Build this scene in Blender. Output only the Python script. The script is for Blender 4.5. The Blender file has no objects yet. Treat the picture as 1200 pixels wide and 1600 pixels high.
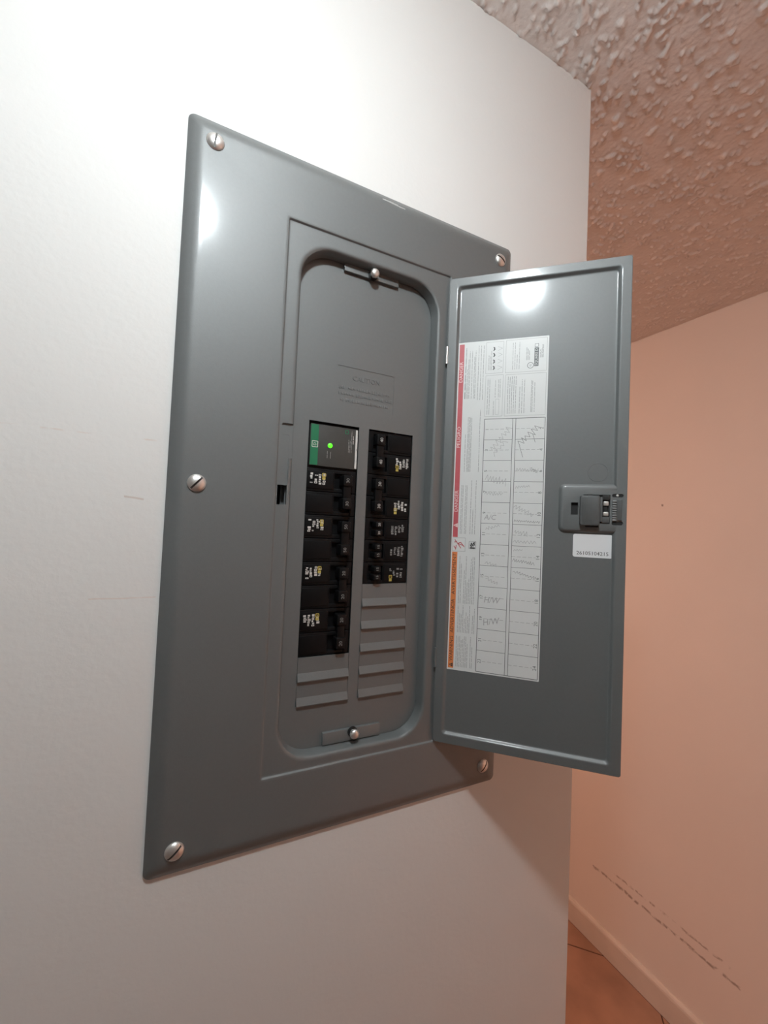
import bpy, bmesh, math, random
import numpy as np
from mathutils import Matrix, Vector

random.seed(7)
sc = bpy.context.scene
col = sc.collection
PI = math.pi

# ------------------------------------------------------------------ camera, world, exposure
ZP = 1.4701                      # height of the panel's centre above the floor
ZC = ZP + 0.6545                 # ceiling height
XC = 0.3477                      # outer corner of the panel wall
XF = 1.219                       # far wall
F_PX, YAW, PITCH, ROLL = 654.12, 0.4594, 0.0329, 0.0432
cam_d = bpy.data.cameras.new('camera')
cam = bpy.data.objects.new('camera', cam_d)
col.objects.link(cam)
fw = Vector((math.sin(YAW) * math.cos(PITCH), math.cos(YAW) * math.cos(PITCH), math.sin(PITCH)))
rt = Vector((math.cos(YAW), -math.sin(YAW), 0))
up = rt.cross(fw)
rt2 = rt * math.cos(ROLL) + up * math.sin(ROLL)
up2 = -rt * math.sin(ROLL) + up * math.cos(ROLL)
m = Matrix((rt2, up2, -fw)).transposed().to_4x4()
m.translation = Vector((-0.18715, -0.42767, ZP - 0.02841))
cam.matrix_world = m
cam_d.sensor_fit = 'HORIZONTAL'
cam_d.sensor_width = 36.0
cam_d.lens = F_PX * 36.0 / 1200.0
cam_d.clip_start = 0.02
sc.camera = cam

w = bpy.data.worlds.new('world')
sc.world = w
w.use_nodes = True
w.node_tree.nodes['Background'].inputs[0].default_value = (1.0, 0.62, 0.45, 1)
w.node_tree.nodes['Background'].inputs[1].default_value = 0.0

BULB_STRENGTH = 415.0             # neutral white lamp on the ceiling above the camera
BULB_COLOR = (0.91, 1.0, 1.03)
DOME_STRENGTH = 90.0             # warm dome lamp of the adjoining passage, also scales the added fill dome
DOME_COLOR = (1.0, 0.63, 0.46)

vs = sc.view_settings
vs.view_transform = 'Standard'
vs.look = 'None'
vs.exposure = 0.0
vs.gamma = 1.0
vs.use_curve_mapping = False
sc.cycles.use_denoising = True
sc.cycles.max_bounces = 10
sc.cycles.diffuse_bounces = 6


# ------------------------------------------------------------------ materials
def mat(name, color, rough=0.6, metal=0.0, noise=0.0, nscale=40.0, bump=0.0, bscale=300.0,
        emit=None, estr=0.0, spec=0.5, rvar=0.0):
    m = bpy.data.materials.new(name)
    m.use_nodes = True
    nt = m.node_tree
    b = nt.nodes['Principled BSDF']
    b.inputs['Base Color'].default_value = (*color, 1)
    b.inputs['Roughness'].default_value = rough
    b.inputs['Metallic'].default_value = metal
    b.inputs['Specular IOR Level'].default_value = spec
    tc = nt.nodes.new('ShaderNodeTexCoord')
    if noise > 0 or rvar > 0:
        n = nt.nodes.new('ShaderNodeTexNoise')
        n.inputs['Scale'].default_value = nscale
        n.inputs['Detail'].default_value = 4
        nt.links.new(tc.outputs['Object'], n.inputs['Vector'])
        r = nt.nodes.new('ShaderNodeMapRange')
        r.inputs[1].default_value = 0.3
        r.inputs[2].default_value = 0.7
        r.inputs[3].default_value = 1 - noise
        r.inputs[4].default_value = 1 + noise
        nt.links.new(n.outputs['Fac'], r.inputs[0])
        mx = nt.nodes.new('ShaderNodeMix')
        mx.data_type = 'RGBA'
        mx.blend_type = 'MULTIPLY'
        mx.inputs[0].default_value = 1
        mx.inputs[6].default_value = (*color, 1)
        nt.links.new(r.outputs[0], mx.inputs[7])
        nt.links.new(mx.outputs[2], b.inputs['Base Color'])
    if bump > 0:
        n2 = nt.nodes.new('ShaderNodeTexNoise')
        n2.inputs['Scale'].default_value = bscale
        n2.inputs['Detail'].default_value = 3
        nt.links.new(tc.outputs['Object'], n2.inputs['Vector'])
        bp = nt.nodes.new('ShaderNodeBump')
        bp.inputs['Strength'].default_value = 1.0
        bp.inputs['Distance'].default_value = bump
        nt.links.new(n2.outputs['Fac'], bp.inputs['Height'])
        nt.links.new(bp.outputs[0], b.inputs['Normal'])
    if emit:
        b.inputs['Emission Color'].default_value = (*emit, 1)
        b.inputs['Emission Strength'].default_value = estr
    return m


M = {}
M['paint'] = mat('grey_enamel', (0.112, 0.121, 0.121), 0.52, noise=0.03, nscale=300, bump=0.00006, bscale=900, spec=0.9)
_p = M['paint'].node_tree.nodes['Principled BSDF']
_p.inputs['Coat Weight'].default_value = 0.45
_p.inputs['Coat Roughness'].default_value = 0.13
M['scuff'] = mat('scuffed_enamel', (0.42, 0.42, 0.41), 0.6, noise=0.1, nscale=500)
M['galv'] = mat('galvanised_steel', (0.30, 0.31, 0.31), 0.45, metal=0.8, noise=0.1, nscale=60)
M['zinc'] = mat('zinc_plated_steel', (0.80, 0.78, 0.75), 0.38, metal=0.9, noise=0.05, nscale=200)
M['slot'] = mat('screw_slot', (0.10, 0.09, 0.085), 0.6, noise=0.05)
M['black'] = mat('black_breaker_plastic', (0.0050, 0.0050, 0.0055), 0.45, noise=0.1, nscale=120, bump=0.00003, bscale=1200, spec=0.18)
M['handle'] = mat('black_handle_plastic', (0.004, 0.004, 0.0045), 0.40, noise=0.05, nscale=200, spec=0.25)
M['module'] = mat('charcoal_module_plastic', (0.045, 0.045, 0.042), 0.5, noise=0.05, nscale=200)
M['green'] = mat('green_band', (0.010, 0.16, 0.07), 0.5, noise=0.03, nscale=200)
M['white'] = mat('white_print', (0.60, 0.59, 0.56), 0.6, noise=0.03, nscale=300)
M['dimwhite'] = mat('grey_print', (0.26, 0.26, 0.25), 0.6, noise=0.03, nscale=300)
M['yellow'] = mat('yellow_print', (0.50, 0.39, 0.08), 0.6, noise=0.05, nscale=300)
M['led'] = mat('green_led', (0.05, 0.6, 0.02), 0.4, noise=0.02, emit=(0.12, 1.0, 0.02), estr=1.1)
M['paper'] = mat('label_paper', (0.66, 0.67, 0.66), 0.42, noise=0.015, nscale=60)
M['sticker'] = mat('sticker_paper', (0.74, 0.75, 0.76), 0.4, noise=0.01, nscale=60)
M['red'] = mat('red_band', (0.50, 0.10, 0.115), 0.45, noise=0.04, nscale=200)
M['orange'] = mat('orange_band', (0.70, 0.22, 0.07), 0.45, noise=0.04, nscale=200)
M['bandwhite'] = mat('band_lettering', (0.80, 0.62, 0.60), 0.5, noise=0.02)
M['ink'] = mat('black_ink', (0.035, 0.035, 0.035), 0.55, noise=0.05, nscale=300)
M['line'] = mat('rule_ink', (0.13, 0.14, 0.14), 0.55, noise=0.05, nscale=300)
M['fine'] = mat('fine_print', (0.31, 0.315, 0.31), 0.55, noise=0.1, nscale=300)
M['pencil'] = mat('pencil_mark', (0.36, 0.36, 0.36), 0.5, noise=0.15, nscale=800)
M['pencil2'] = mat('dark_pencil_mark', (0.20, 0.20, 0.20), 0.5, noise=0.15, nscale=800)
M['plastic'] = mat('grey_latch_plastic', (0.085, 0.088, 0.088), 0.5, noise=0.04, nscale=200)
M['dark'] = mat('dark_parts_and_hole_shade', (0.012, 0.012, 0.012), 0.6, noise=0.05)  # black for small parts; also stands in for shade in door holes
M['porcelain'] = mat('white_porcelain', (0.75, 0.75, 0.73), 0.3, noise=0.02)
M['bulb'] = mat('lit_bulb', (0.9, 0.9, 0.9), 0.4, noise=0.01, emit=BULB_COLOR, estr=BULB_STRENGTH)
M['fill_dome'] = mat('lit_fill_dome', (0.9, 0.85, 0.8), 0.4, noise=0.01, emit=DOME_COLOR, estr=DOME_STRENGTH * 1.7)  # brighter emission for the added fill dome
M['dome'] = mat('lit_dome', (0.9, 0.85, 0.8), 0.4, noise=0.01, emit=DOME_COLOR, estr=DOME_STRENGTH)


def nodes(m):
    return m.node_tree.nodes, m.node_tree.links, m.node_tree.nodes['Principled BSDF']


def math_node(nt, op, a, b=None):
    n = nt.nodes.new('ShaderNodeMath')
    n.operation = op
    for i, v in enumerate((a, b)):
        if v is None:
            continue
        if isinstance(v, (int, float)):
            n.inputs[i].default_value = v
        else:
            nt.links.new(v, n.inputs[i])
    return n.outputs[0]


def wall_paint(name, color, marks=()):
    """roller-painted plaster; marks = (kind, ...) stains with a shape of their own"""
    m = mat(name, color, 0.62, noise=0.018, nscale=3.0, bump=0.00022, bscale=150, spec=0.3)
    nt = m.node_tree
    b = nt.nodes['Principled BSDF']
    src = b.inputs['Base Color'].links[0].from_socket
    tc = nt.nodes.new('ShaderNodeTexCoord')
    sep = nt.nodes.new('ShaderNodeSeparateXYZ')
    nt.links.new(tc.outputs['Object'], sep.inputs[0])
    ax = {'x': sep.outputs[0], 'y': sep.outputs[1], 'z': sep.outputs[2]}
    for axis, a0, a1, z0, slope, wid, dens, dark in marks:
        # a streak along axis from a0 to a1 at height z0 (+slope), broken up by noise
        n = nt.nodes.new('ShaderNodeTexNoise')
        n.inputs['Scale'].default_value = 28
        n.inputs['Detail'].default_value = 5
        nt.links.new(tc.outputs['Object'], n.inputs['Vector'])
        wob = math_node(nt, 'MULTIPLY', math_node(nt, 'SUBTRACT', n.outputs['Fac'], 0.5), wid * 3)
        t = math_node(nt, 'SUBTRACT', ax[axis], a0)
        zz = math_node(nt, 'SUBTRACT', math_node(nt, 'SUBTRACT', ax['z'], z0), math_node(nt, 'MULTIPLY', t, slope))
        d = math_node(nt, 'ABSOLUTE', math_node(nt, 'ADD', zz, wob))
        band = nt.nodes.new('ShaderNodeMapRange')
        band.inputs[1].default_value = wid
        band.inputs[2].default_value = wid * 0.3
        nt.links.new(d, band.inputs[0])
        ins = math_node(nt, 'MULTIPLY', math_node(nt, 'GREATER_THAN', ax[axis], min(a0, a1)),
                        math_node(nt, 'LESS_THAN', ax[axis], max(a0, a1)))
        n2 = nt.nodes.new('ShaderNodeTexNoise')
        n2.inputs['Scale'].default_value = 55
        nt.links.new(tc.outputs['Object'], n2.inputs['Vector'])
        br = nt.nodes.new('ShaderNodeMapRange')
        br.inputs[1].default_value = dens
        br.inputs[2].default_value = dens + 0.12
        nt.links.new(n2.outputs['Fac'], br.inputs[0])
        fac = math_node(nt, 'MULTIPLY', math_node(nt, 'MULTIPLY', band.outputs[0], ins), br.outputs[0])
        mx = nt.nodes.new('ShaderNodeMix')
        mx.data_type = 'RGBA'
        nt.links.new(fac, mx.inputs[0])
        nt.links.new(src, mx.inputs[6])
        mx.inputs[7].default_value = (color[0] * dark, color[1] * dark * 0.9, color[2] * dark * 0.85, 1)
        src = mx.outputs[2]
    nt.links.new(src, b.inputs['Base Color'])
    return m


M['wall'] = wall_paint('cream_wall_paint', (0.70, 0.692, 0.675), [
    ('x', -0.5, -0.20, ZP + 0.0392, 0.0, 0.0010, 0.50, 0.96),
    ('x', -0.25, -0.20, ZP - 0.101, 0.0, 0.0008, 0.35, 0.97),
    ('x', -0.229, -0.214, ZP - 0.0125, -0.12, 0.0012, 0.35, 0.85)])
M['farwall'] = wall_paint('peach_wall_paint', (0.72, 0.635, 0.585), [
    ('y', 0.16, 0.60, ZP - 1.2155, 0.0, 0.0060, 0.42, 0.50),
    ('y', 0.18, 0.52, ZP - 1.1830, 0.0, 0.0045, 0.46, 0.58),
    ('y', 0.383, 0.389, ZP + 0.076, 0.0, 0.0050, 0.30, 0.42)])
M['hall'] = wall_paint('low_bounce_wall_paint', (0.24, 0.21, 0.19))  # unseen wall, its tone darkened to cut bounced light
M['base'] = mat('baseboard_paint', (0.60, 0.51, 0.45), 0.7, noise=0.05, nscale=12, bump=0.0002, bscale=120)
M['ceil'] = mat('ceiling_plaster', (0.75, 0.70, 0.67), 0.8, noise=0.04, nscale=25, bump=0.0006, bscale=170, spec=0.2)
M['tile'] = mat('terracotta_tile', (0.36, 0.195, 0.13), 0.45, noise=0.18, nscale=9, bump=0.0003, bscale=60)
M['grout'] = mat('dark_grout', (0.10, 0.045, 0.03), 0.9, noise=0.1, nscale=80)


# ------------------------------------------------------------------ mesh builder (millimetres in, metres out)
def rr(x0, x1, z0, z1, r, n=6):
    """rounded rectangle, counter-clockwise seen from the front (-Y)"""
    pts = []
    for cx, cz, a0 in ((x1 - r, z1 - r, 0), (x0 + r, z1 - r, PI / 2), (x0 + r, z0 + r, PI), (x1 - r, z0 + r, 1.5 * PI)):
        for k in range(n + 1):
            a = a0 + (PI / 2) * k / n
            pts.append((cx + r * math.cos(a), cz + r * math.sin(a)))
    return pts


FONT_CACHE = {}


def text_mesh(s):
    if s not in FONT_CACHE:
        c = bpy.data.curves.new('t', 'FONT')
        c.body = s
        c.size = 1.0
        c.align_x = 'CENTER'
        c.align_y = 'CENTER'
        c.resolution_u = 2
        o = bpy.data.objects.new('t', c)
        col.objects.link(o)
        me = bpy.data.meshes.new_from_object(o)
        vs_ = [(v.co.x, v.co.y) for v in me.vertices]
        fs_ = [tuple(p.vertices) for p in me.polygons]
        bpy.data.objects.remove(o)
        bpy.data.curves.remove(c)
        bpy.data.meshes.remove(me)
        FONT_CACHE[s] = (vs_, fs_)
    return FONT_CACHE[s]


class MB:
    def __init__(self):
        self.v, self.f, self.mi, self.mats = [], [], [], []

    def slot(self, name):
        if name not in self.mats:
            self.mats.append(name)
        return self.mats.index(name)

    def add(self, vs_, fs_, mt):
        o = len(self.v)
        self.v += vs_
        k = self.slot(mt)
        for f in fs_:
            self.f.append(tuple(i + o for i in f))
            self.mi.append(k)

    def loft(self, loops, mt, cap0=True, cap1=True, ring=False):
        """loops: list of (pts2d, y); consecutive loops joined"""
        n = len(loops[0][0])
        vs_ = [(p[0], y, p[1]) for pts, y in loops for p in pts]
        fs_ = []
        L = len(loops)
        for i in range(L if ring else L - 1):
            j = (i + 1) % L
            for k in range(n):
                k2 = (k + 1) % n
                fs_.append((i * n + k, i * n + k2, j * n + k2, j * n + k))
        if not ring:
            if cap0:
                fs_.append(tuple(range(n - 1, -1, -1)))
            if cap1:
                fs_.append(tuple((L - 1) * n + k for k in range(n)))
        self.add(vs_, fs_, mt)

    def box(self, x0, x1, y0, y1, z0, z1, mt):
        self.loft([([(x1, z1), (x0, z1), (x0, z0), (x1, z0)], y1), ([(x1, z1), (x0, z1), (x0, z0), (x1, z0)], y0)], mt)

    def pad(self, x0, x1, z0, z1, yb, yf, mt, ch=0.8, r=1.0, n=3):
        """block rising from yb to yf (front, smaller y) with a chamfered rounded front"""
        if ch <= 0:
            self.loft([(rr(x0, x1, z0, z1, r, n), yb), (rr(x0, x1, z0, z1, r, n), yf)], mt)
            return
        self.loft([(rr(x0, x1, z0, z1, r, n), yb), (rr(x0, x1, z0, z1, r, n), yf + ch),
                   (rr(x0 + ch * .3, x1 - ch * .3, z0 + ch * .3, z1 - ch * .3, r, n), yf + ch * .3),
                   (rr(x0 + ch, x1 - ch, z0 + ch, z1 - ch, r, n), yf)], mt)

    def quad(self, x0, x1, z0, z1, y, mt):
        self.add([(x0, y, z0), (x1, y, z0), (x1, y, z1), (x0, y, z1)], [(0, 1, 2, 3)], mt)

    def seg(self, p, q, wd, y, mt):
        dx, dz = q[0] - p[0], q[1] - p[1]
        L = math.hypot(dx, dz) or 1
        nx, nz = -dz / L * wd / 2, dx / L * wd / 2
        self.add([(p[0] - nx, y, p[1] - nz), (q[0] - nx, y, q[1] - nz), (q[0] + nx, y, q[1] + nz), (p[0] + nx, y, p[1] + nz)],
                 [(0, 1, 2, 3)], mt)

    def frame(self, x0, x1, z0, z1, wd, y, mt):
        for a, b in (((x0, z0), (x1, z0)), ((x1, z0), (x1, z1)), ((x1, z1), (x0, z1)), ((x0, z1), (x0, z0))):
            self.seg(a, b, wd, y, mt)

    def text(self, s, cx, cz, size, y, mt, ang=90, sx=1.0, shear=0.0, length=None):
        vs_, fs_ = text_mesh(s)
        if not vs_:
            return
        if length:
            xs = [p[0] for p in vs_]
            sx = length / (max(xs) - min(xs)) / size
        a = math.radians(ang)
        ca, sa = math.cos(a), math.sin(a)
        out = []
        for tx, ty in vs_:
            X, Z = (tx * sx + ty * shear) * size, ty * size
            out.append((cx + X * ca - Z * sa, y, cz + X * sa + Z * ca))
        self.add(out, fs_, mt)

    def ring(self, cx, cz, r0, r1, y, mt, n=32):
        vs_ = []
        for k in range(n):
            a = 2 * PI * k / n
            vs_ += [(cx + r0 * math.cos(a), y, cz + r0 * math.sin(a)), (cx + r1 * math.cos(a), y, cz + r1 * math.sin(a))]
        fs_ = [(2 * k, 2 * k + 1, (2 * k + 3) % (2 * n), (2 * k + 2) % (2 * n)) for k in range(n)]
        self.add(vs_, [f[::-1] for f in fs_], mt)

    def lathe(self, cx, cz, prof, mt, n=24):
        """prof: list of (radius, y) round a Y axis"""
        self.loft([([(cx + r * math.cos(2 * PI * k / n), cz + r * math.sin(2 * PI * k / n)) for k in range(n)], y) for r, y in prof], mt)

    def fine(self, x0, x1, z0, z1, pitch=1.5, wd=0.55, y=0.0, mt='fine', fill=0.8, rnd=random):
        """unreadable small print: lines run upwards, words of uneven length"""
        x = x0 + pitch / 2
        while x < x1:
            z = z0
            end = z1 if rnd.random() < 0.6 else z0 + (z1 - z0) * rnd.uniform(0.45, 0.95)
            if rnd.random() > fill:
                x += pitch
                continue
            while z < end:
                L = min(rnd.uniform(2.0, 7.5), end - z)
                self.quad(x - wd / 2, x + wd / 2, z, z + L, y, mt)
                z += L + rnd.uniform(0.5, 0.9)
            x += pitch

    def build(self, name, parent=None, smooth=35, loc=(0, 0, 0), flip=False):
        me = bpy.data.meshes.new(name)
        me.from_pydata([(a * .001, b * .001, c * .001) for a, b, c in self.v], [], self.f)
        for k in self.mats:
            me.materials.append(M[k])
        me.polygons.foreach_set('material_index', self.mi)
        bm = bmesh.new()
        bm.from_mesh(me)
        if smooth:
            bmesh.ops.recalc_face_normals(bm, faces=bm.faces[:])
            if flip and bm.calc_volume(signed=True) < 0:
                bmesh.ops.reverse_faces(bm, faces=bm.faces[:])
        bm.to_mesh(me)
        bm.free()
        if smooth:
            me.polygons.foreach_set('use_smooth', [True] * len(me.polygons))
            me.set_sharp_from_angle(angle=math.radians(smooth))
        o = bpy.data.objects.new(name, me)
        col.objects.link(o)
        o.location = loc
        if parent:
            o.parent = parent
        return o


def cut(o, cutters, smooth=35):
    """subtract a closed builder from a mesh object"""
    c = cutters.build('cutter', flip=True)
    c.matrix_world = Matrix.Identity(4)
    keep = o.parent, o.location.copy(), o.rotation_euler.copy()
    o.parent = None
    o.location = (0, 0, 0)
    o.rotation_euler = (0, 0, 0)
    md = o.modifiers.new('b', 'BOOLEAN')
    md.object = c
    md.operation = 'DIFFERENCE'
    md.solver = 'EXACT'
    dg = bpy.context.evaluated_depsgraph_get()
    dg.update()
    me = bpy.data.meshes.new_from_object(o.evaluated_get(dg))
    o.modifiers.clear()
    old = o.data
    o.data = me
    me.name = o.name
    bpy.data.meshes.remove(old)
    cm = c.data
    bpy.data.objects.remove(c)
    bpy.data.meshes.remove(cm)
    me.polygons.foreach_set('use_smooth', [True] * len(me.polygons))
    me.set_sharp_from_angle(angle=math.radians(smooth))
    o.parent, o.location, o.rotation_euler = keep


def tag(o, label, cat, group=None):
    o['label'] = label
    o['category'] = cat
    if group:
        o['group'] = group
    return o


def structure(o):
    o['kind'] = 'structure'
    return o


def empty(name, loc):
    o = bpy.data.objects.new(name, None)
    o.empty_display_size = 0.05
    col.objects.link(o)
    o.location = loc
    return o


# ------------------------------------------------------------------ room
X0, X1, Y0, Y1 = -1600, XF * 1000, -1900, 1800
zc, zp = ZC * 1000, ZP * 1000
HX, HZ = 181, 337                                    # rough opening for the panel box
b = MB()
b.box(X0, -HX, 0, 115, 0, zc, 'wall')
b.box(HX, XC * 1000, 0, 115, 0, zc, 'wall')
b.box(-HX, HX, 0, 115, 0, zp - HZ, 'wall')
b.box(-HX, HX, 0, 115, zp + HZ, zc, 'wall')
structure(b.build('wall_back', smooth=0))
b = MB(); b.box(X1, X1 + 100, Y0, Y1, 0, zc, 'farwall'); structure(b.build('wall_right', smooth=0))
b = MB(); b.box(X0 - 100, X0, Y0, Y1, 0, zc, 'wall'); structure(b.build('wall_left', smooth=0))
b = MB(); b.box(X0, 360, -1060, -960, 0, zc, 'hall'); structure(b.build('wall_front', smooth=0))
b = MB(); b.box(X0 - 100, X1 + 100, Y0 - 100, Y0, 0, zc, 'farwall'); structure(b.build('wall_end', smooth=0))
b = MB(); b.box(X0 - 100, X1 + 100, Y1, Y1 + 100, 0, zc, 'farwall'); structure(b.build('wall_rear', smooth=0))

# baseboard with a softened top edge
prof = [(0, 0), (-13, 0), (-13, 68), (-11.5, 74), (-8, 78), (-3, 80), (0, 80)]
me = bpy.data.meshes.new('baseboard_right')
vv = [((X1 + px) * .001, yy * .001, pz * .001) for yy in (Y0, Y1) for px, pz in prof]
n = len(prof)
ff = [(k, (k + 1) % n, n + (k + 1) % n, n + k) for k in range(n)] + [tuple(range(n - 1, -1, -1)), tuple(range(n, 2 * n))]
me.from_pydata(vv, [], ff)
me.materials.append(M['base'])
o = bpy.data.objects.new('baseboard_right', me)
col.objects.link(o)
structure(o)

# floor: grout bed with diagonal terracotta tiles as pieces
b = MB()
b.add([(X0, Y0, -2), (X1, Y0, -2), (X1, Y1, -2), (X0, Y1, -2), (X0, Y0, -60), (X1, Y0, -60), (X1, Y1, -60), (X0, Y1, -60)],
      [(0, 1, 2, 3), (7, 6, 5, 4), (0, 4, 5, 1), (1, 5, 6, 2), (2, 6, 7, 3), (3, 7, 4, 0)], 'grout')
floor = structure(b.build('floor', smooth=0))
T = 305.0
S1 = 1747.0                                            # one joint runs along x + y = S1
D1 = 856.0                                             # the other family along x - y = D1
G = 4.0


def clip_poly(poly, ax, val, keep_less):
    out = []
    for i in range(len(poly)):
        p, q = poly[i], poly[(i + 1) % len(poly)]
        ip = (p[ax] <= val) == keep_less
        iq = (q[ax] <= val) == keep_less
        if ip:
            out.append(p)
        if ip != iq:
            t = (val - p[ax]) / (q[ax] - p[ax])
            out.append((p[0] + (q[0] - p[0]) * t, p[1] + (q[1] - p[1]) * t))
    return out


r2 = math.sqrt(2)
for i in range(-14, 10):
    for j in range(-12, 14):
        s0, s1 = S1 + i * T * r2 + G / 2 * r2, S1 + (i + 1) * T * r2 - G / 2 * r2
        d0, d1 = D1 + j * T * r2 + G / 2 * r2, D1 + (j + 1) * T * r2 - G / 2 * r2
        poly = [((s + d) / 2, (s - d) / 2) for s, d in ((s0, d0), (s1, d0), (s1, d1), (s0, d1))]
        for ax, val, kl in ((0, X0 + 2, False), (0, X1 - 14, True), (1, Y0 + 2, False), (1, Y1 - 2, True)):
            poly = clip_poly(poly, ax, val, kl)
            if len(poly) < 3:
                break
        if len(poly) < 3:
            continue
        cx = sum(p[0] for p in poly) / len(poly)
        cy = sum(p[1] for p in poly) / len(poly)
        n = len(poly)
        vs_ = [(x, y, -2) for x, y in poly] + [(x, y, -0.8) for x, y in poly] + \
              [(x + (cx - x) * .008, y + (cy - y) * .008, 0) for x, y in poly]
        fs_ = [(k, (k + 1) % n, n + (k + 1) % n, n + k) for k in range(n)] + \
              [(n + k, n + (k + 1) % n, 2 * n + (k + 1) % n, 2 * n + k) for k in range(n)] + [tuple(range(2 * n, 3 * n))]
        t = MB()
        t.add(vs_, fs_, 'tile')
        t.build('tile', floor, smooth=20)

# ceiling: textured plaster, real relief over the stretch near the panel
rng = np.random.default_rng(3)
gx0, gx1, gy0, gy1, st = -620.0, X1, -640.0, 860.0, 2.4
nx, ny = int((gx1 - gx0) / st) + 1, int((gy1 - gy0) / st) + 1
fx = np.fft.fftfreq(nx, st)[:, None]
fy = np.fft.fftfreq(ny, st)[None, :]


def filt(s):
    a = np.fft.fft2(rng.normal(size=(nx, ny))) * np.exp(-2 * (PI * s) ** 2 * (fx ** 2 + fy ** 2))
    a = np.real(np.fft.ifft2(a))
    return a / a.std()


h1, h2, h3 = filt(2.1), filt(8.0), filt(1.9)
hh = np.clip((h1 + 0.45 * h2 - 0.75) / 1.2, 0, 1)
hh = hh * hh * (3 - 2 * hh) * 3.4 + 0.15 * h3 + 0.15 * h2
xs = np.linspace(gx0, gx1, nx)
ys = np.linspace(gy0, gy1, ny)
edge = np.minimum(np.minimum((xs - gx0)[:, None], (xs[-1] + 9 - xs)[:, None] * 3), np.minimum((ys - gy0)[None, :], (gy1 - ys)[None, :]))
hh *= np.clip(edge / 120.0, 0, 1)
gv = np.empty((nx, ny, 3))
gv[..., 0] = xs[:, None]
gv[..., 1] = ys[None, :]
gv[..., 2] = zc - hh
idx = np.arange(nx * ny).reshape(nx, ny)
gf = np.stack([idx[:-1, :-1], idx[:-1, 1:], idx[1:, 1:], idx[1:, :-1]], -1).reshape(-1, 4)
N = nx * ny
ex = [(X0, Y0), (X1, Y0), (X1, gy0), (gx0, gy0), (X0, gy0), (X0, gy1), (gx0, gy1), (X1, gy1), (X0, Y1), (X1, Y1)]
verts = gv.reshape(-1, 3).tolist() + [[x, y, zc] for x, y in ex] + [[X0, Y0, zc + 80], [X1, Y0, zc + 80], [X1, Y1, zc + 80], [X0, Y1, zc + 80]]
faces = gf.tolist() + [[N, N + 4, N + 2, N + 1], [N + 4, N + 5, N + 6, N + 3], [N + 5, N + 8, N + 9, N + 7], [N + 10, N + 11, N + 12, N + 13]]
me = bpy.data.meshes.new('ceiling')
me.from_pydata((np.array(verts) * .001).tolist(), [], faces)
me.materials.append(M['ceil'])
sm = np.zeros(len(faces), bool)
sm[:len(gf)] = True
me.polygons.foreach_set('use_smooth', sm)
o = bpy.data.objects.new('ceiling', me)
col.objects.link(o)
structure(o)


# ------------------------------------------------------------------ lamps
def lathe_z(name, prof, mt, parent, n=28):
    """prof: (radius, z) in metres about the parent's Z axis"""
    me = bpy.data.meshes.new(name)
    vv = [(r * math.cos(2 * PI * k / n), r * math.sin(2 * PI * k / n), z) for r, z in prof for k in range(n)]
    ff = [(i * n + k, i * n + (k + 1) % n, (i + 1) * n + (k + 1) % n, (i + 1) * n + k) for i in range(len(prof) - 1) for k in range(n)]
    ff += [tuple(range(n - 1, -1, -1)), tuple((len(prof) - 1) * n + k for k in range(n))]
    me.from_pydata(vv, [], ff)
    bm = bmesh.new(); bm.from_mesh(me); bmesh.ops.recalc_face_normals(bm, faces=bm.faces[:]); bm.to_mesh(me); bm.free()
    me.materials.append(M[mt])
    me.polygons.foreach_set('use_smooth', [True] * len(me.polygons))
    me.set_sharp_from_angle(angle=math.radians(40))
    o = bpy.data.objects.new(name, me)
    col.objects.link(o)
    o.parent = parent
    return o


lamp = empty('ceiling_lamp', (-0.180, -0.421, ZC - 0.012))
tag(lamp, 'white lamp with a lit shallow dome diffuser on the ceiling in front of the panel', 'lamp')
lathe_z('lampholder', [(0.056, 0.012), (0.058, -0.012), (0.045, -0.028), (0.026, -0.036), (0.024, -0.070), (0.027, -0.084), (0.029, -0.100), (0.030, -0.104)], 'porcelain', lamp)
lathe_z('diffuser', [(0.029, -0.1042), (0.0315, -0.1085), (0.0328, -0.113)] + [(0.033 * math.cos(PI / 2 * k / 9), -0.118 - 0.013 * math.sin(PI / 2 * k / 9)) for k in range(9)] + [(0.001, -0.131)], 'bulb', lamp)

for (lx, ly), lab in (((-0.20, 1.00), 'warm glowing flush dome lamp on the ceiling behind the panel wall'),
                      ((-0.20, -1.50), 'added warm fill dome lamp, unseen on the ceiling across the hall')):  # added out of view to bounce warm fill onto the panel wall
    lamp2 = empty('dome_lamp', (lx, ly, ZC))
    tag(lamp2, lab, 'lamp')
    lathe_z('lamp_base', [(0.135, 0.0), (0.138, -0.012), (0.132, -0.022)], 'porcelain', lamp2)
    lathe_z('lamp_shade', [(0.130, -0.022)] + [(0.128 * math.cos(PI / 2 * k / 8), -0.024 - 0.07 * math.sin(PI / 2 * k / 8)) for k in range(8)] + [(0.004, -0.094)], 'dome' if ly > 0 else 'fill_dome', lamp2)


# ------------------------------------------------------------------ electrical panel
BASE = -349.0
panel = empty('electrical_panel', (0, 0, ZP + BASE * .001))
tag(panel, 'grey steel breaker panel set in the wall with its door swung open', 'electrical panel')
UP = (0, 0, -BASE * .001)

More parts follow.
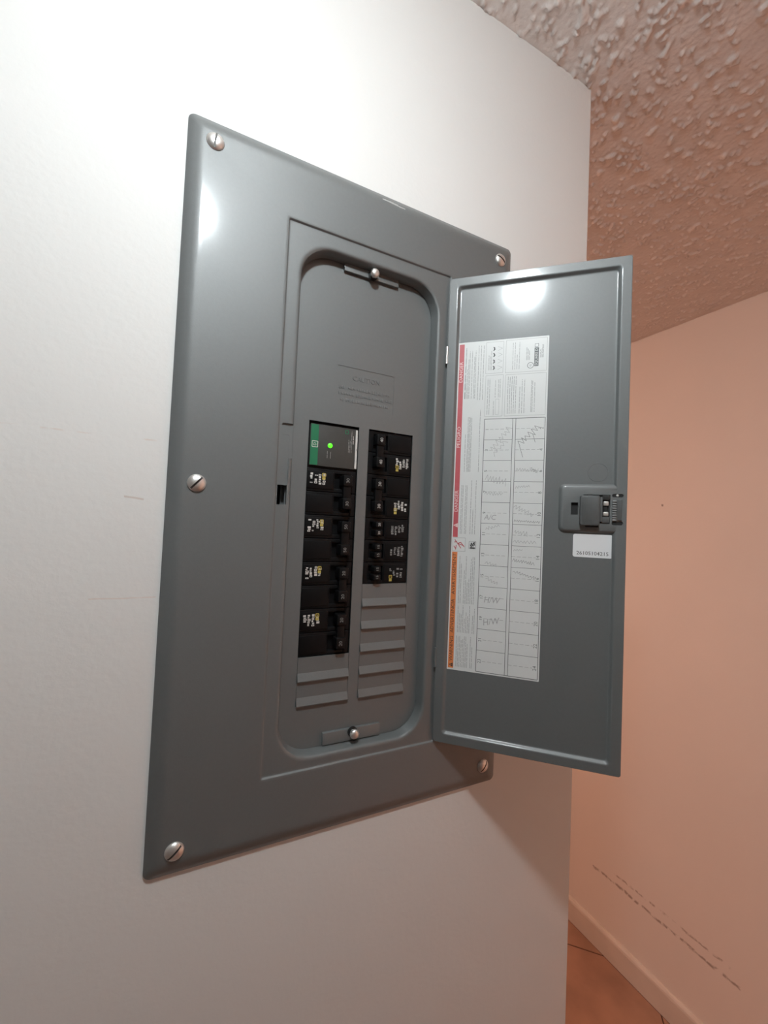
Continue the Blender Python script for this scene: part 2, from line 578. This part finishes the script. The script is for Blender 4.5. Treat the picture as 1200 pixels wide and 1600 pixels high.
# box in the wall, open to the front
b = MB()
W_, H_ = 178, 333
b.loft([(rr(-W_, W_, -H_, H_, 1, 1), 1.0), (rr(-W_, W_, -H_, H_, 1, 1), 98), (rr(-W_ + 1.5, W_ - 1.5, -H_ + 1.5, H_ - 1.5, 1, 1), 96.5),
        (rr(-W_ + 1.5, W_ - 1.5, -H_ + 1.5, H_ - 1.5, 1, 1), 1.0)], 'galv', cap0=False, cap1=False)
b.box(-W_ + 1, W_ - 1, 96.5, 98, -H_ + 1, H_ - 1, 'galv')
b.box(-70, 70, 70, 96, -240, 120, 'dark')
b.build('enclosure_box', panel, loc=UP)

# cover plate: bent-back edges, shallow door pocket, drawn-in rounded opening
WX, WZ = 196.9, 349.0


def cr(i, r, n=8):
    return rr(-WX + i, WX - i, -WZ + i, WZ - i, r, n)


def op(hx, hz, r, n=8):
    return rr(-hx, hx, -hz, hz, r, n)


def om(hx, hz, r, n=8):                           # the drawn opening sits a little low in the pocket
    return rr(-hx, hx, -hz - 3.0, hz - 3.0, r, n)


b = MB()
b.loft([
    (cr(0.4, 6), -0.2), (cr(0, 6.5), -1.0), (cr(0, 6.5), -2.0), (cr(0.5, 6.2), -2.7),
    (cr(6.5, 5), -5.5), (cr(9.0, 5), -6.55), (cr(11.0, 4.5), -7.2), (cr(13.0, 4), -7.6), (cr(14.8, 3.5), -7.72), (cr(18, 3), -7.65), (op(103, 284, 2.4), -6.0),
    (op(100.6, 281.8, 2.2), -6.0), (op(100.2, 281.4, 2.0), -5.8), (op(99.3, 280.5, 1.6), -4.2), (op(98.8, 280.0, 1.5), -4.0), (op(97.6, 278.8, 3), -4.0), (om(89.0, 271.5, 38), -4.0),
    (om(87.2, 269.7, 37), -4.0), (om(85.8, 268.3, 36), -3.6), (om(84.7, 267.2, 35.5), -2.6), (om(84.2, 266.7, 35), -1.0), (om(83.2, 265.7, 34), 4.0), (om(82.4, 264.9, 33), 9.0),
    (om(82.9, 265.4, 33), 9.4), (om(84.6, 267.1, 34), 9.2), (om(91.0, 273.5, 38), -0.2)], 'paint', ring=True)
cover = b.build('cover', panel, loc=UP, flip=True)
c = MB()
c.pad(-96.8, -81.0, 36, 71.5, -2.2, -8, 'paint', 0.0, 2.0)      # finger recess beside the catch
cut(cover, c)
c = MB()
c.pad(-97.4, -88.0, 8.5, 60.0, -2.0, -8, 'paint', 0.0, 2.0)
cut(cover, c)
c = MB()
c.box(-98.2, -88.6, -12, 2, -11.5, 8.3, 'dark')                   # catch slot
cut(cover, c)
# scuff of bare metal near the top edge
b = MB()
random.seed(5)
for k in range(9):
    t = k / 8
    x, z = 5 + 24 * t, 340.9 - 1.6 * t + random.uniform(-.4, .4)
    b.seg((x - 2.5, z), (x + 2.5, z - .2), 1.0 + 1.3 * math.sin(PI * t), -6.36 - .62 * t - .001 * k, 'scuff')
o = b.build('scuff_mark', panel, loc=UP, smooth=0)
o['label'] = 'pale scraped patch in the grey enamel'


def screw_mesh(ang, r=8.2, hgt=4.2):
    b = MB()
    b.lathe(0, 0, [(r * .98, 0.5), (r, -0.3), (r * .97, -1.1), (r * .85, -2.2), (r * .62, -hgt * .80), (r * .35, -hgt * .95), (r * .02, -hgt)], 'zinc', 28)
    ca, sa = math.cos(ang), math.sin(ang)
    c = MB()
    L, wd = r * .9, .85
    for (ux, uz) in ((ca, sa),):
        c.loft([([(ux * L - uz * wd, uz * L + ux * wd), (-ux * L - uz * wd, -uz * L + ux * wd), (-ux * L + uz * wd, -uz * L - ux * wd), (ux * L + uz * wd, uz * L - ux * wd)], y) for y in (-hgt * .48, -hgt - 3)], 'slot')
    o = b.build('screw')
    o.data.materials.append(M['slot'])
    cut(o, c)
    return o


proto = None
for x, z, a in ((-173, 326, 1.45), (174.5, 325.5, -0.5), (174.5, -324.5, 0.9), (-173, -326, 0.75), (-172.2, 3.4, 0.85), (174.5, 0.5, 0.3)):
    o = screw_mesh(a)
    o.parent = panel
    o.location = (x * .001, -0.0074, z * .001 - BASE * .001)

# dead front behind the opening
LX0, LX1, RX0, RX1 = -64.8, -6.5, 5.7, 63.9
ZT, ZB = 82.0, -223.0
b = MB()
yf, yb = 10.0, 11.6
b.box(-92, LX0, yf, yb, -276, 276, 'paint')
b.box(RX1, 92, yf, yb, -276, 276, 'paint')
b.box(LX1, RX0, yf, yb, ZB, ZT, 'paint')
b.box(LX0, RX1, yf, yb, -276, ZB, 'paint')
b.box(LX0, RX1, yf, yb, 148.2, 276, 'paint')
b.box(LX0, RX1, yf, yb, ZT, 103.0, 'paint')
b.box(LX0, -35.4, yf, yb, 103.0, 148.2, 'paint')
b.box(35.4, RX1, yf, yb, 103.0, 148.2, 'paint')
b.box(-36, 36, 10.4, 12.0, 102.5, 148.7, 'paint')
dead = b.build('deadfront', panel, loc=UP, smooth=20)

b2 = MB()


def emboss(mb, s, cx, cz, size, y0, y1, mt):
    vs_, fs_ = text_mesh(s)
    n = len(vs_)
    top = [(cx + x * size, y1, cz + z * size) for x, z in vs_]
    bot = [(cx + x * size, y0, cz + z * size) for x, z in vs_]
    edges = {}
    for f in fs_:
        for k in range(len(f)):
            e = (f[k], f[(k + 1) % len(f)])
            edges[e] = 1
    fs2 = [tuple(f) for f in fs_]
    for (p, q) in list(edges):
        if (q, p) not in edges:
            fs2.append((p, q, q + n, p + n))
    mb.add(top + bot, fs2, mt)


emboss(b2, 'CAUTION', 0, 136.5, 7.6, 10.45, 9.9, 'paint')
random.seed(11)
for zrow, xa, xb in ((124.5, -33, 33), (117.5, -33, 33), (110.5, -31, 30)):       # worn small print, cannot be read
    x = xa
    while x < xb:
        wl = random.uniform(1.1, 2.6)
        if random.random() < 0.14:
            x += 1.8
            continue
        hgt = random.uniform(2.0, 4.2)
        b2.pad(x, x + wl, zrow - hgt / 2, zrow + hgt / 2, 10.45, 9.9, 'paint', 0.3, 0.3, 1)
        x += wl + 0.8
b2.build('caution_lettering', dead, smooth=30)

for x0, x1, ztop, cnt in ((LX0, LX1, ZT - 254, 2), (RX0, RX1, ZT - 177.8, 5)):
    for k in range(cnt):
        z1 = ztop - 25.4 * k
        z0 = ztop - 25.4 * (k + 1) + 0.2
        if k == cnt - 1:
            z0 = ZB + 0.2
        b = MB()
        prof = [(10.0, z1), (10.0, z0 + 9.0), (7.2, z0 + 1.3), (7.2, z0 + 0.5), (10.9, z0), (11.4, z0), (11.4, z1)]
        n = len(prof)
        vs_ = [(x, y, z) for x in (x0 + .4, x1 - .4) for y, z in prof]
        fs_ = [(i, (i + 1) % n, n + (i + 1) % n, n + i) for i in range(n)] + [tuple(range(n)), tuple(range(2 * n - 1, n - 1, -1))]
        b.add(vs_, fs_, 'paint')
        b.build('twistout_plate', dead, smooth=15)

for s in (1, -1):
    b = MB()
    z0, z1 = sorted((s * 254, s * 267))
    b.pad(-34, 34, z0, z1, 10.0, 6.4, 'paint', 0.4, 0.6, 2)
    b.build('clip_tab', dead, smooth=25)
    b = MB()
    zs = s * 257.5
    b.lathe(0, zs, [(2.6, 10.0), (2.6, 1.5), (5.0, 1.2), (5.3, 0.0), (5.0, -1.6), (3.8, -2.8), (2.0, -3.4), (.05, -3.5)], 'zinc', 20)
    b.lathe(0, zs, [(5.6, 6.45), (5.6, 5.7), (2.7, 5.6)], 'dark', 20)
    b.build('deadfront_screw', dead, smooth=35)

# ------------------------------------------------------------------ the door, hinged on the right
ANG = 0.7646
DW, DT, DB = 197.65, 276.05, -279.05
door_loc = (0.0970, -0.0080, -BASE * .001)


def dr(i, r, n=6):
    return rr(i, DW - i, DB + i, DT - i, r, n)


PF = 3.6                                          # depth of the drawn centre panel behind the lip
b = MB()
b.loft([(dr(11, 3), PF + 1.2), (dr(9.0, 3), 1.5), (dr(.2, 2.5), 1.5), (dr(0, 2.5), 1.2), (dr(0, 2.5), .4), (dr(.5, 2.2), 0.0), (dr(1.5, 2.2), 0.0), (dr(8.6, 3.6), 0.0),
        (dr(9.5, 4), 0.0), (dr(10.3, 4), 0.25), (dr(11.0, 4), 0.9), (dr(12.2, 4), 2.9), (dr(12.9, 4), 3.45), (dr(14.0, 4), PF), (dr(15.4, 4), PF)], 'paint')
door = b.build('door', panel)
door.location = door_loc
door.rotation_euler = (0, 0, -ANG)
# raised boss round the latch: subtract nothing, join as its own loops
b = MB()
b.loft([(rr(130.5, 192, -27.0, 27.0, 6), PF + .3), (rr(131.0, 191.8, -26.6, 26.6, 6), PF - .5), (rr(132.6, 191.6, -24.8, 24.8, 5), 0.8),
        (rr(134.0, 191.5, -23.4, 23.4, 5), 0.15)], 'paint')
boss = b.build('latch_boss', door)
c = MB()
c.box(143.0, 150.3, -4, PF - .3, -7.2, 6.2, 'dark')
c.box(155.0, 181.5, -4, PF - .3, -15.5, 15.0, 'dark')
cut(boss, c)
c = MB()
c.pad(183.2, 194.2, 12.6, 16.2, 1.1, -4, 'dark', 0, 1.7)
c.pad(183.2, 194.2, -17.2, -13.0, 1.1, -4, 'dark', 0, 1.7)
cut(door, c)
c = MB()
c.pad(183.2, 194.2, 12.6, 16.2, 1.1, -4, 'dark', 0, 1.7)
c.pad(183.2, 194.2, -17.2, -13.0, 1.1, -4, 'dark', 0, 1.7)
cut(boss, c)
# thin stamped knockout circle
b = MB()
b.lathe(169.6, 39.8, [(10.4, PF + .1), (10.2, PF - .28), (9.6, PF - .28), (9.4, PF + .1)], 'paint', 36)
b.build('knockout_ring', door, smooth=60)

# latch slider
b = MB()
b.box(143.2, 150.1, PF - .6, PF - .35, -7.0, 6.0, 'dark')  # black plate painted in as the shade inside the hole
b.pad(151.5, 171.0, -18.5, 13.8, 1.0, -5.5, 'plastic', 1.2, 2.0)
b.pad(157.5, 170.5, -20.3, -17.6, 1.0, -1.0, 'dark', 0.4, 0.6)
b.pad(158.5, 164.0, 13.0, 15.2, 1.0, -2.0, 'dark', 0.3, 0.5)
b.box(171.2, 181.0, 2.2, 3.2, -15.3, 14.8, 'dark')
b.pad(171.0, 173.8, -14.0, 12.5, 2.5, -2.0, 'plastic', .3, .4)
b.pad(174.0, 181.0, 9.2, 14.5, 2.5, -1.0, 'dark', .4, .6)
b.pad(174.0, 181.0, -15.2, -8.8, 2.5, -1.0, 'plastic', .4, .6)
b.pad(174.8, 179.8, 3.2, 8.0, 2.5, -1.2, 'zinc', .4, .8)
b.pad(174.8, 179.8, -7.8, -3.4, 2.5, -1.2, 'zinc', .4, .8)
b.pad(175.5, 179.0, -3.0, 2.8, 2.5, 0.2, 'dark', .3, .5)
for k in range(9):
    z = 9.0 - k * 2.5
    b.pad(183.6, 187.6, z - 1.7, z, 0.3, -1.3, 'galv', .35, .3, 2)
b.pad(188.0, 192.8, -12.2, 10.2, 0.3, -1.0, 'plastic', .5, .6)
b.pad(183.4, 194.0, 12.8, 16.0, 1.2, 0.85, 'dark', 0, 1.5)  # black pads give both slots the shade of open holes
b.pad(183.4, 194.0, -17.0, -13.2, 1.2, 0.85, 'dark', 0, 1.5)
b.lathe(188.5, 14.4, [(1.3, 1.0), (1.3, 0.5), (.6, .3)], 'zinc', 12)
latch = b.build('latch', door)
latch['label'] = 'grey plastic slide latch with a metal spring'

# hinge pins
for z0, z1 in ((171.5, 192.5), (-193.0, -170.3)):
    b = MB()
    vs_, n = [], 12
    for z in (z0, z1):
        for k in range(n):
            vs_.append((-.4 + 1.7 * math.cos(2 * PI * k / n), .6 + 1.7 * math.sin(2 * PI * k / n), z))
    b.add(vs_, [(k, (k + 1) % n, n + (k + 1) % n, n + k) for k in range(n)] + [tuple(range(n - 1, -1, -1)), tuple(range(n, 2 * n))], 'zinc' if z0 > 0 else 'paint')
    b.build('hinge_pin', door)

# serial number sticker (the square code on it is left out)
b = MB()
ys_ = PF - .12
b.loft([(rr(146.4, 185.6, -53.2, -28.0, 2.2), PF), (rr(146.4, 185.6, -53.2, -28.0, 2.2), ys_)], 'sticker')
b.text('26105104215', 166.0, -48.9, 5.6, ys_ - .06, 'ink', 0, length=31.5)
o = b.build('serial_sticker', door, smooth=0)
o['label'] = 'white rounded sticker printed 26105104215'
o.rotation_euler = (0, 0, 0)

# circuit directory label
random.seed(21)
Lx0, Lx1, Lz0, Lz1 = 12.9, 115.6, -194.2, 197.0
yl = PF - .12
yp = yl - .06
yq = yl - .10
b = MB()
b.loft([(rr(Lx0, Lx1, Lz0, Lz1, .8, 2), PF), (rr(Lx0, Lx1, Lz0, Lz1, .8, 2), yl)], 'paper')
b.quad(14.4, 20.2, -38.0, 194.8, yp, 'red')
b.quad(14.4, 20.6, -192.2, -55.6, yp, 'orange')
cb = 17.3
for s, z0, z1 in (('DANGER', 148.3, 173.2), ('PELIGRO', 69.2, 94.4), ('DANGER', -8.0, 17.5)):
    b.text(s, cb, (z0 + z1) / 2, 5.6, yq, 'bandwhite', 90, length=z1 - z0)
cb = 17.5
for s, z0, z1 in (('WARNING', -184.0, -155.2), ('ADVERTENCIA', -151.2, -111.5), ('AVERTISSEMENT', -106.0, -57.4)):
    b.text(s, cb, (z0 + z1) / 2, 5.4, yq, 'ink', 90, length=z1 - z0)


def tri(cx, cz, s, y, mt):
    b.add([(cx + s, y, cz - s), (cx + s, y, cz + s), (cx - s, y, cz)], [(0, 1, 2)], mt)


tri(17.4, -188.5, 2.4, yq, 'ink')
b.seg((16.3, -188.5), (18.6, -188.5), .5, yq - .03, 'orange')
tri(17.2, -24.0, 2.6, yq, 'bandwhite')
b.seg((16.2, -24.0), (18.6, -24.0), .5, yq - .03, 'red')
# shock pictogram and hand pictogram
b.frame(14.6, 29.5, -54.6, -38.8, .35, yp, 'fine')
for p, q in (((17, -41), (20.5, -45.5)), ((20.5, -45.5), (24, -44)), ((20.5, -45.5), (24.5, -51)), ((20.5, -45.5), (27.8, -48)),
             ((24, -44), (28.5, -49.5)), ((16, -48.5), (18.5, -52)), ((19, -47.5), (18.2, -53)), ((16.5, -44.2), (19.8, -43.4))):
    b.seg(p, q, .9, yp, 'red')
b.frame(34.0, 41.8, -51.0, -42.4, .4, yp, 'line')
for p, q in (((35, -50), (40.8, -50)), ((36, -44), (39, -48)), ((38.5, -43.5), (40.5, -47)), ((35.5, -46), (37, -49)), ((39.5, -44.5), (40.8, -43.4))):
    b.seg(p, q, 1.5, yp, 'ink')

# small print blocks beside the bands
for x0, x1, z0, z1, p_ in ((21.8, 24.0, 128, 190, 2.2), (24.0, 35.0, 128, 186, 1.35), (36.0, 44.2, 126, 192, 2.9),
                           (21.8, 24.0, 52, 114, 2.2), (24.4, 34.0, 40, 106, 1.35), (35.0, 43.6, 40, 114, 2.6),
                           (22.2, 30.5, -34, 24, 1.6), (33.0, 43.6, -34, 30, 2.7),
                           (23.0, 43.5, -116, -60, 1.9), (23.0, 43.5, -150, -118, 1.9), (22.5, 42.0, -190, -154, 1.8)):
    b.fine(x0, x1, z0, z1, p_, .55, yp)
for k in range(6):
    b.quad(21.9 + .1 * k, 22.9, 128 + k * 10.5, 136 + k * 10.5, yp - .01, 'fine')
# upper boxes
b.frame(46.0, 65.8, 157.2, 194.6, .3, yp, 'fine')
b.frame(68.6, 113.6, 156.6, 195.0, .3, yp, 'fine')
b.frame(46.4, 66.4, 105.8, 154.8, .3, yp, 'fine')
b.frame(69.0, 113.6, 105.6, 154.2, .3, yp, 'fine')
b.fine(48.5, 52.6, 161, 188, 1.5, .5, yp)
for k, z in enumerate((163.6, 171.2, 179.0, 186.4)):                # wire size figures
    b.seg((54.2, z - 2.2), (56.4, z - .4), .9, yp, 'ink')
    b.seg((56.2, z + .4), (54.2, z + 2.2), .9, yp, 'ink')
    b.seg((55.2, z - 2.0), (55.2, z + 2.0), .8, yp, 'ink')
    b.seg((59.5, z - 2.4), (64.6, z), .3, yp, 'fine')
    b.seg((64.6, z), (59.5, z + 2.4), .3, yp, 'fine')
b.fine(70.5, 88.5, 160, 192, 2.4, .5, yp)
b.fine(91.0, 94.8, 170, 192, 1.5, .6, yp)
b.ring(96.2, 163.6, 3.0, 3.6, yp, 'line')
b.text('UL', 96.2, 163.6, 3.2, yp, 'line', 90, length=2.8)
b.quad(100.2, 104.9, 162.3, 184.0, yp, 'line')
b.text('SQUARE D', 102.5, 173.1, 4.3, yq, 'paper', 90, length=19.6)
b.frame(100.6, 104.4, 185.0, 188.6, .4, yp, 'line')
b.fine(106.0, 110.8, 172, 187, 1.1, .5, yp)
b.fine(48.0, 55.5, 108, 151, 2.2, .55, yp)
b.fine(57.0, 65.0, 128, 150, 1.8, .5, yp)
b.frame(58.5, 62.5, 108, 126, .25, yp, 'fine')
b.fine(54.5, 57.5, 107, 124, 1.2, .5, yp)
b.fine(71.0, 82.0, 108, 152, 2.2, .6, yp)
b.fine(84.0, 92.0, 108, 148, 2.6, .6, yp)
b.fine(97.5, 104.5, 109, 146, 1.2, .55, yp)

# directory table: twelve rows a side, dashed writing lines, printed numbers
tx0, tm1, tm2, tx1, tz1, tz0 = 46.6, 78.7, 82.1, 113.9, 102.6, -192.4
b.frame(tx0, tx1, tz0, tz1, .7, yp, 'line')
for x in (tm1, tm2):
    b.seg((x, tz0), (x, tz1), .6, yp, 'line')
rh = (tz1 - tz0) / 12
for k in range(12):
    zt = tz1 - rh * k
    zm = zt - rh / 2
    if k:
        b.seg((tx0, zt), (tm1, zt), .45, yp, 'line')
        b.seg((tm2, zt), (tx1, zt), .45, yp, 'line')
    for xa, xb in ((tx0 + 6.5, tm1), (tm2, tx1 - 5.5)):
        x = xa
        while x < xb - 2:
            b.seg((x, zm), (min(x + 4.2, xb), zm), .4, yp, 'fine')
            x += 6.0
    b.text(str(2 * k + 1), tx0 + 3.6, zm, 5.0, yp, 'line', 90)
    b.text(str(2 * k + 2), tx1 - 3.2, zm, 5.4, yp, 'line', 90)


def pen(s, x, row, size, ang=0, length=None, mt='pencil', dz=0.0):
    b.text(s, x, tz1 - rh * row + dz, size, yq, mt, ang, shear=0.18, length=length)


def scrawl(x0, z0, x1, z1, amp, n, mt='pencil', wd=.4):
    """illegible pencil handwriting"""
    pts = []
    dx, dz = x1 - x0, z1 - z0
    L = math.hypot(dx, dz)
    nx_, nz_ = -dz / L, dx / L
    for k in range(n):
        t = k / (n - 1)
        a = amp * (1 if k % 2 else -1) * random.uniform(.35, 1)
        j = random.uniform(-.35, .35) / n
        pts.append((x0 + dx * (t + j) + nx_ * a, z0 + dz * (t + j) + nz_ * a))
    for p, q in zip(pts[:-1], pts[1:]):
        b.seg(p, q, wd, yq - random.uniform(0, .01), mt)


scrawl(86, 71, 108, 92, 4.5, 13, 'pencil2', .5)
b.seg((87, 70), (91, 57), .5, yq, 'pencil2')
b.seg((101, 84), (104, 74), .5, yq, 'pencil2')
scrawl(55, 66, 76, 92, 4.0, 15)
scrawl(58, 60, 72, 76, 3.0, 9)
scrawl(84, 43, 108, 42, 2.0, 18)
scrawl(100, 45, 107, 39, 1.8, 8, 'pencil2')
scrawl(50, 33, 74, 28, 5.0, 15)
scrawl(50, 15, 70, 14, 2.4, 14)
scrawl(84, 22, 100, 24, 1.8, 13)
scrawl(83.5, 1, 104, -10, 3.2, 14)
pen('A/C', 57, 4.72, 8.5, 0, 13)
scrawl(83.5, -16, 112, -17, 1.4, 24, 'pencil2', .38)
scrawl(52, -27, 68, -22, 2.2, 11)
scrawl(84, -28, 99, -31, 3.0, 11)
scrawl(83.5, -40, 108, -40, 1.9, 15)
scrawl(84, -50, 94, -49, 1.2, 8)
scrawl(83.5, -61, 107, -64, 2.1, 19, 'pencil2', .38)
scrawl(84, -74, 109, -80, 1.8, 18, 'pencil2', .36)
scrawl(53, -66, 66, -69, 2.3, 9)
scrawl(55, -84, 68, -90, 2.2, 9)
pen('H/W', 62, 8.62, 10, 0, 17)
pen('H/W', 62, 9.62, 10, 12, 18)
o = b.build('directory_label', door, smooth=0)
o['label'] = 'white circuit directory label with red and orange warning bands'


# ------------------------------------------------------------------ breakers
def print_block(b, x0, x1, z0, z1, y, corner, mt='white'):
    """small moulded print on a breaker: a yellow square mark and illegible white characters"""
    xs_ = np.linspace(x0, x1, 5)
    for i in range(4):
        z = z0 + random.uniform(0, 3.5)
        while z < z1 - random.uniform(0, 3.0):
            hgt = random.uniform(1.0, 2.6)
            wd = (xs_[i + 1] - xs_[i]) * random.uniform(.35, .75)
            xx = xs_[i] + random.uniform(0, .8)
            if random.random() < .88:
                b.quad(xx, xx + wd, z, min(z + hgt, z1), y, mt)
                if random.random() < .5:
                    b.quad(xx + wd * .3, xx + wd * .7, z + hgt * .3, z + hgt * .7, y - .03, 'black')
            z += hgt + .55
    if corner is not None:
        cx, cz = corner
        b.frame(cx - 1.7, cx + 1.7, cz - 1.7, cz + 1.7, .9, y - .04, 'yellow')
        b.quad(cx - .5, cx + .5, cz - .5, cz + .5, y - .04, 'yellow')
        b.quad(cx - 1.8, cx + 1.8, cz - 5.2, cz - 2.6, y - .04, 'yellow')


def breaker(side, zt, kind, rating, label, group, seed):
    """side -1: left stack (handles on its right); +1: right stack (handles on its left)"""
    random.seed(seed)
    poles = 2 if kind == 'double' else 1
    hgt = 25.4 * poles
    xin, xout = (LX1 - .6, LX0 + .5) if side < 0 else (RX0 + .6, RX1 - .5)
    s = 1 if side > 0 else -1                       # s: from the centre rib outwards
    root = empty('circuit_breaker', (((xin + xout) / 2) * .001, 0.0118, ZP + (zt - hgt) * .001))
    tag(root, label, 'circuit breaker', group)
    off = (-((xin + xout) / 2) * .001, -0.0118, -(zt - hgt) * .001)

    def X(d0, d1):
        a_, b_ = xin + s * d0, xin + s * d1
        return min(a_, b_), max(a_, b_)
    b = MB()
    for p in range(poles):
        z1, z0 = zt - 25.4 * p - .25, zt - 25.4 * (p + 1) + .25
        xa, xb = X(0, 57.2)
        b.box(xa, xb, 16.5, 66, z0, z1, 'black')
        b.pad(*X(0, 6.8), z0, z1, 16.5, 11.6, 'black', .8, .5, 2)
        b.pad(*X(25.2, 57.2), z0, z1, 16.5, 11.6, 'black', .8, .5, 2)
        b.pad(*X(26.5, 56.5), z0 + 2.6, z1 - 2.6, 12, 10.9, 'black', .6, 1.0, 3)
        b.pad(*X(4.5, 28), z0, z0 + 4.2, 16.5, 12.0, 'black', .6, .5, 2)
        b.pad(*X(4.5, 28), z1 - 4.2, z1, 16.5, 12.0, 'black', .6, .5, 2)
    b.build('body', root, loc=off)
    hx = (7.2, 18.0)
    c0 = xin + s * (hx[0] + hx[1]) / 2
    if kind == 'double':
        b = MB()
        for p in range(2):
            zc_ = zt - 25.4 * p - 11.8
            b.pad(*X(*hx), zc_ - 6.2, zc_ + 6.2, 16.5, 2.4, 'handle', 1.2, 1.6, 3)
            b.text(rating, c0 + s * .2, zc_, 5.2, 2.33, 'white' if side > 0 else 'dimwhite', 90, length=5.0)
        b.pad(*X(hx[0] + 1, hx[1] - 1), zt - 40, zt - 9, 8, 4.2, 'handle', .8, 1.0, 3)
        b.build('handle', root, loc=off)
        pb = MB()
        if side < 0:
            print_block(pb, -60.8, -41.8, zt - 18.6, zt - 5.0, 10.84, (-45.2, zt - 7.0))
        else:
            print_block(pb, 42.4, 61.0, zt - 42.2, zt - 28.8, 10.84, (44.6, zt - 39.6))
        pb.build('rating_print', root, loc=off, smooth=0)
    else:
        for p in range(2):
            zc_ = zt - 7.4 - 9.4 * p
            b = MB()
            b.pad(*X(10.5, 19.5), zc_ - 3.4, zc_ + 3.4, 16.5, 3.6, 'handle', 1.0, 1.4, 3)
            b.text(rating, xin + s * 15.0, zc_, 4.0, 3.53, 'white' if zt > -30 else 'dimwhite', 90, length=3.8)
            b.build('handle', root, loc=off)
        pb = MB()
        print_block(pb, 40.0, 58.6, zt - 19.2, zt - 6.0, 10.84, (41.8, zt - 17.2) if zt < -60 else None, 'dimwhite')
        pb.build('rating_print', root, loc=off, smooth=0)
    return root


GL, GR = 'breakers below the green-banded module', 'breakers in the shorter stack'
z = ZT - 50.8
for k, (r_, lb) in enumerate((('30', 'black double-pole breaker directly below the green-banded module'),
                              ('50', 'black double-pole breaker, second one below the green-banded module'),
                              ('20', 'black double-pole breaker, third one below the green-banded module'),
                              ('20', 'black double-pole breaker at the bottom of the longer stack'))):
    breaker(-1, z, 'double', r_, lb, GL, 30 + k)
    z -= 50.8
z = ZT - .4
for k, (r_, lb) in enumerate((('40', 'black double-pole breaker at the top of the shorter stack'),
                              ('30', 'black double-pole breaker just above the narrow twin breakers'))):
    breaker(1, z, 'double', r_, lb, GR, 50 + k)
    z -= 50.8
for k, (r_, lb) in enumerate((('20', 'narrow black twin-handle breaker just below the double-pole breakers'),
                              ('15', 'narrow black twin-handle breaker, middle of the three narrow ones'),
                              ('15', 'narrow black twin-handle breaker at the bottom of the shorter stack'))):
    breaker(1, z, 'twin', r_, lb, GR, 60 + k)
    z -= 25.4

# surge module at the head of the longer stack
root = empty('surge_module', ((LX0 + LX1) / 2 * .001, 0.0118, ZP + (ZT - 50.6) * .001))
tag(root, 'charcoal plug-in module with green band, white strip and lit green light', 'surge module')
off = (-(LX0 + LX1) / 2 * .001, -0.0118, -(ZT - 50.6) * .001)
random.seed(77)
b = MB()
b.box(LX0 + .5, LX1 - .5, 14.0, 66, ZT - 50.5, ZT - .4, 'black')
b.build('body', root, loc=off)
b = MB()
b.pad(-62.4, -7.4, 33.6, 79.2, 14.0, 11.4, 'module', .5, .8, 2)
random.seed(78)
b.fine(-20.5, -12.0, 52, 77, 1.7, .6, 11.34, 'dimwhite')
b.fine(-13.2, -11.8, 62, 71, 1.2, .8, 11.33, 'white', 1.0)
b.fine(-43.5, -37.5, 43, 51, 1.9, .6, 11.34, 'dimwhite')
b.frame(-22.4, -18.8, 73.0, 76.6, .8, 11.33, 'green')
b.build('face_plate', root, loc=off)
b = MB()
b.box(-61.9, -53.4, 11.0, 11.5, 34.3, 78.6, 'green')
b.frame(-60.2, -53.9, 53.9, 60.2, .7, 10.94, 'white')
b.text('D', -57.0, 57.0, 4.6, 10.94, 'white', 90)
o = b.build('green_band', root, loc=off, smooth=0)
b = MB()
b.box(-9.9, -7.6, 10.9, 11.5, 34.6, 78.4, 'white')
b.fine(-9.2, -8.3, 55, 60, 1.0, .5, 10.86, 'line')
b.build('white_strip', root, loc=off, smooth=0)
b = MB()
b.lathe(-39.7, 57.2, [(2.7, 11.5), (2.7, 10.9), (2.0, 10.3), (.05, 10.0)], 'led', 20)
b.build('indicator_light', root, loc=off)
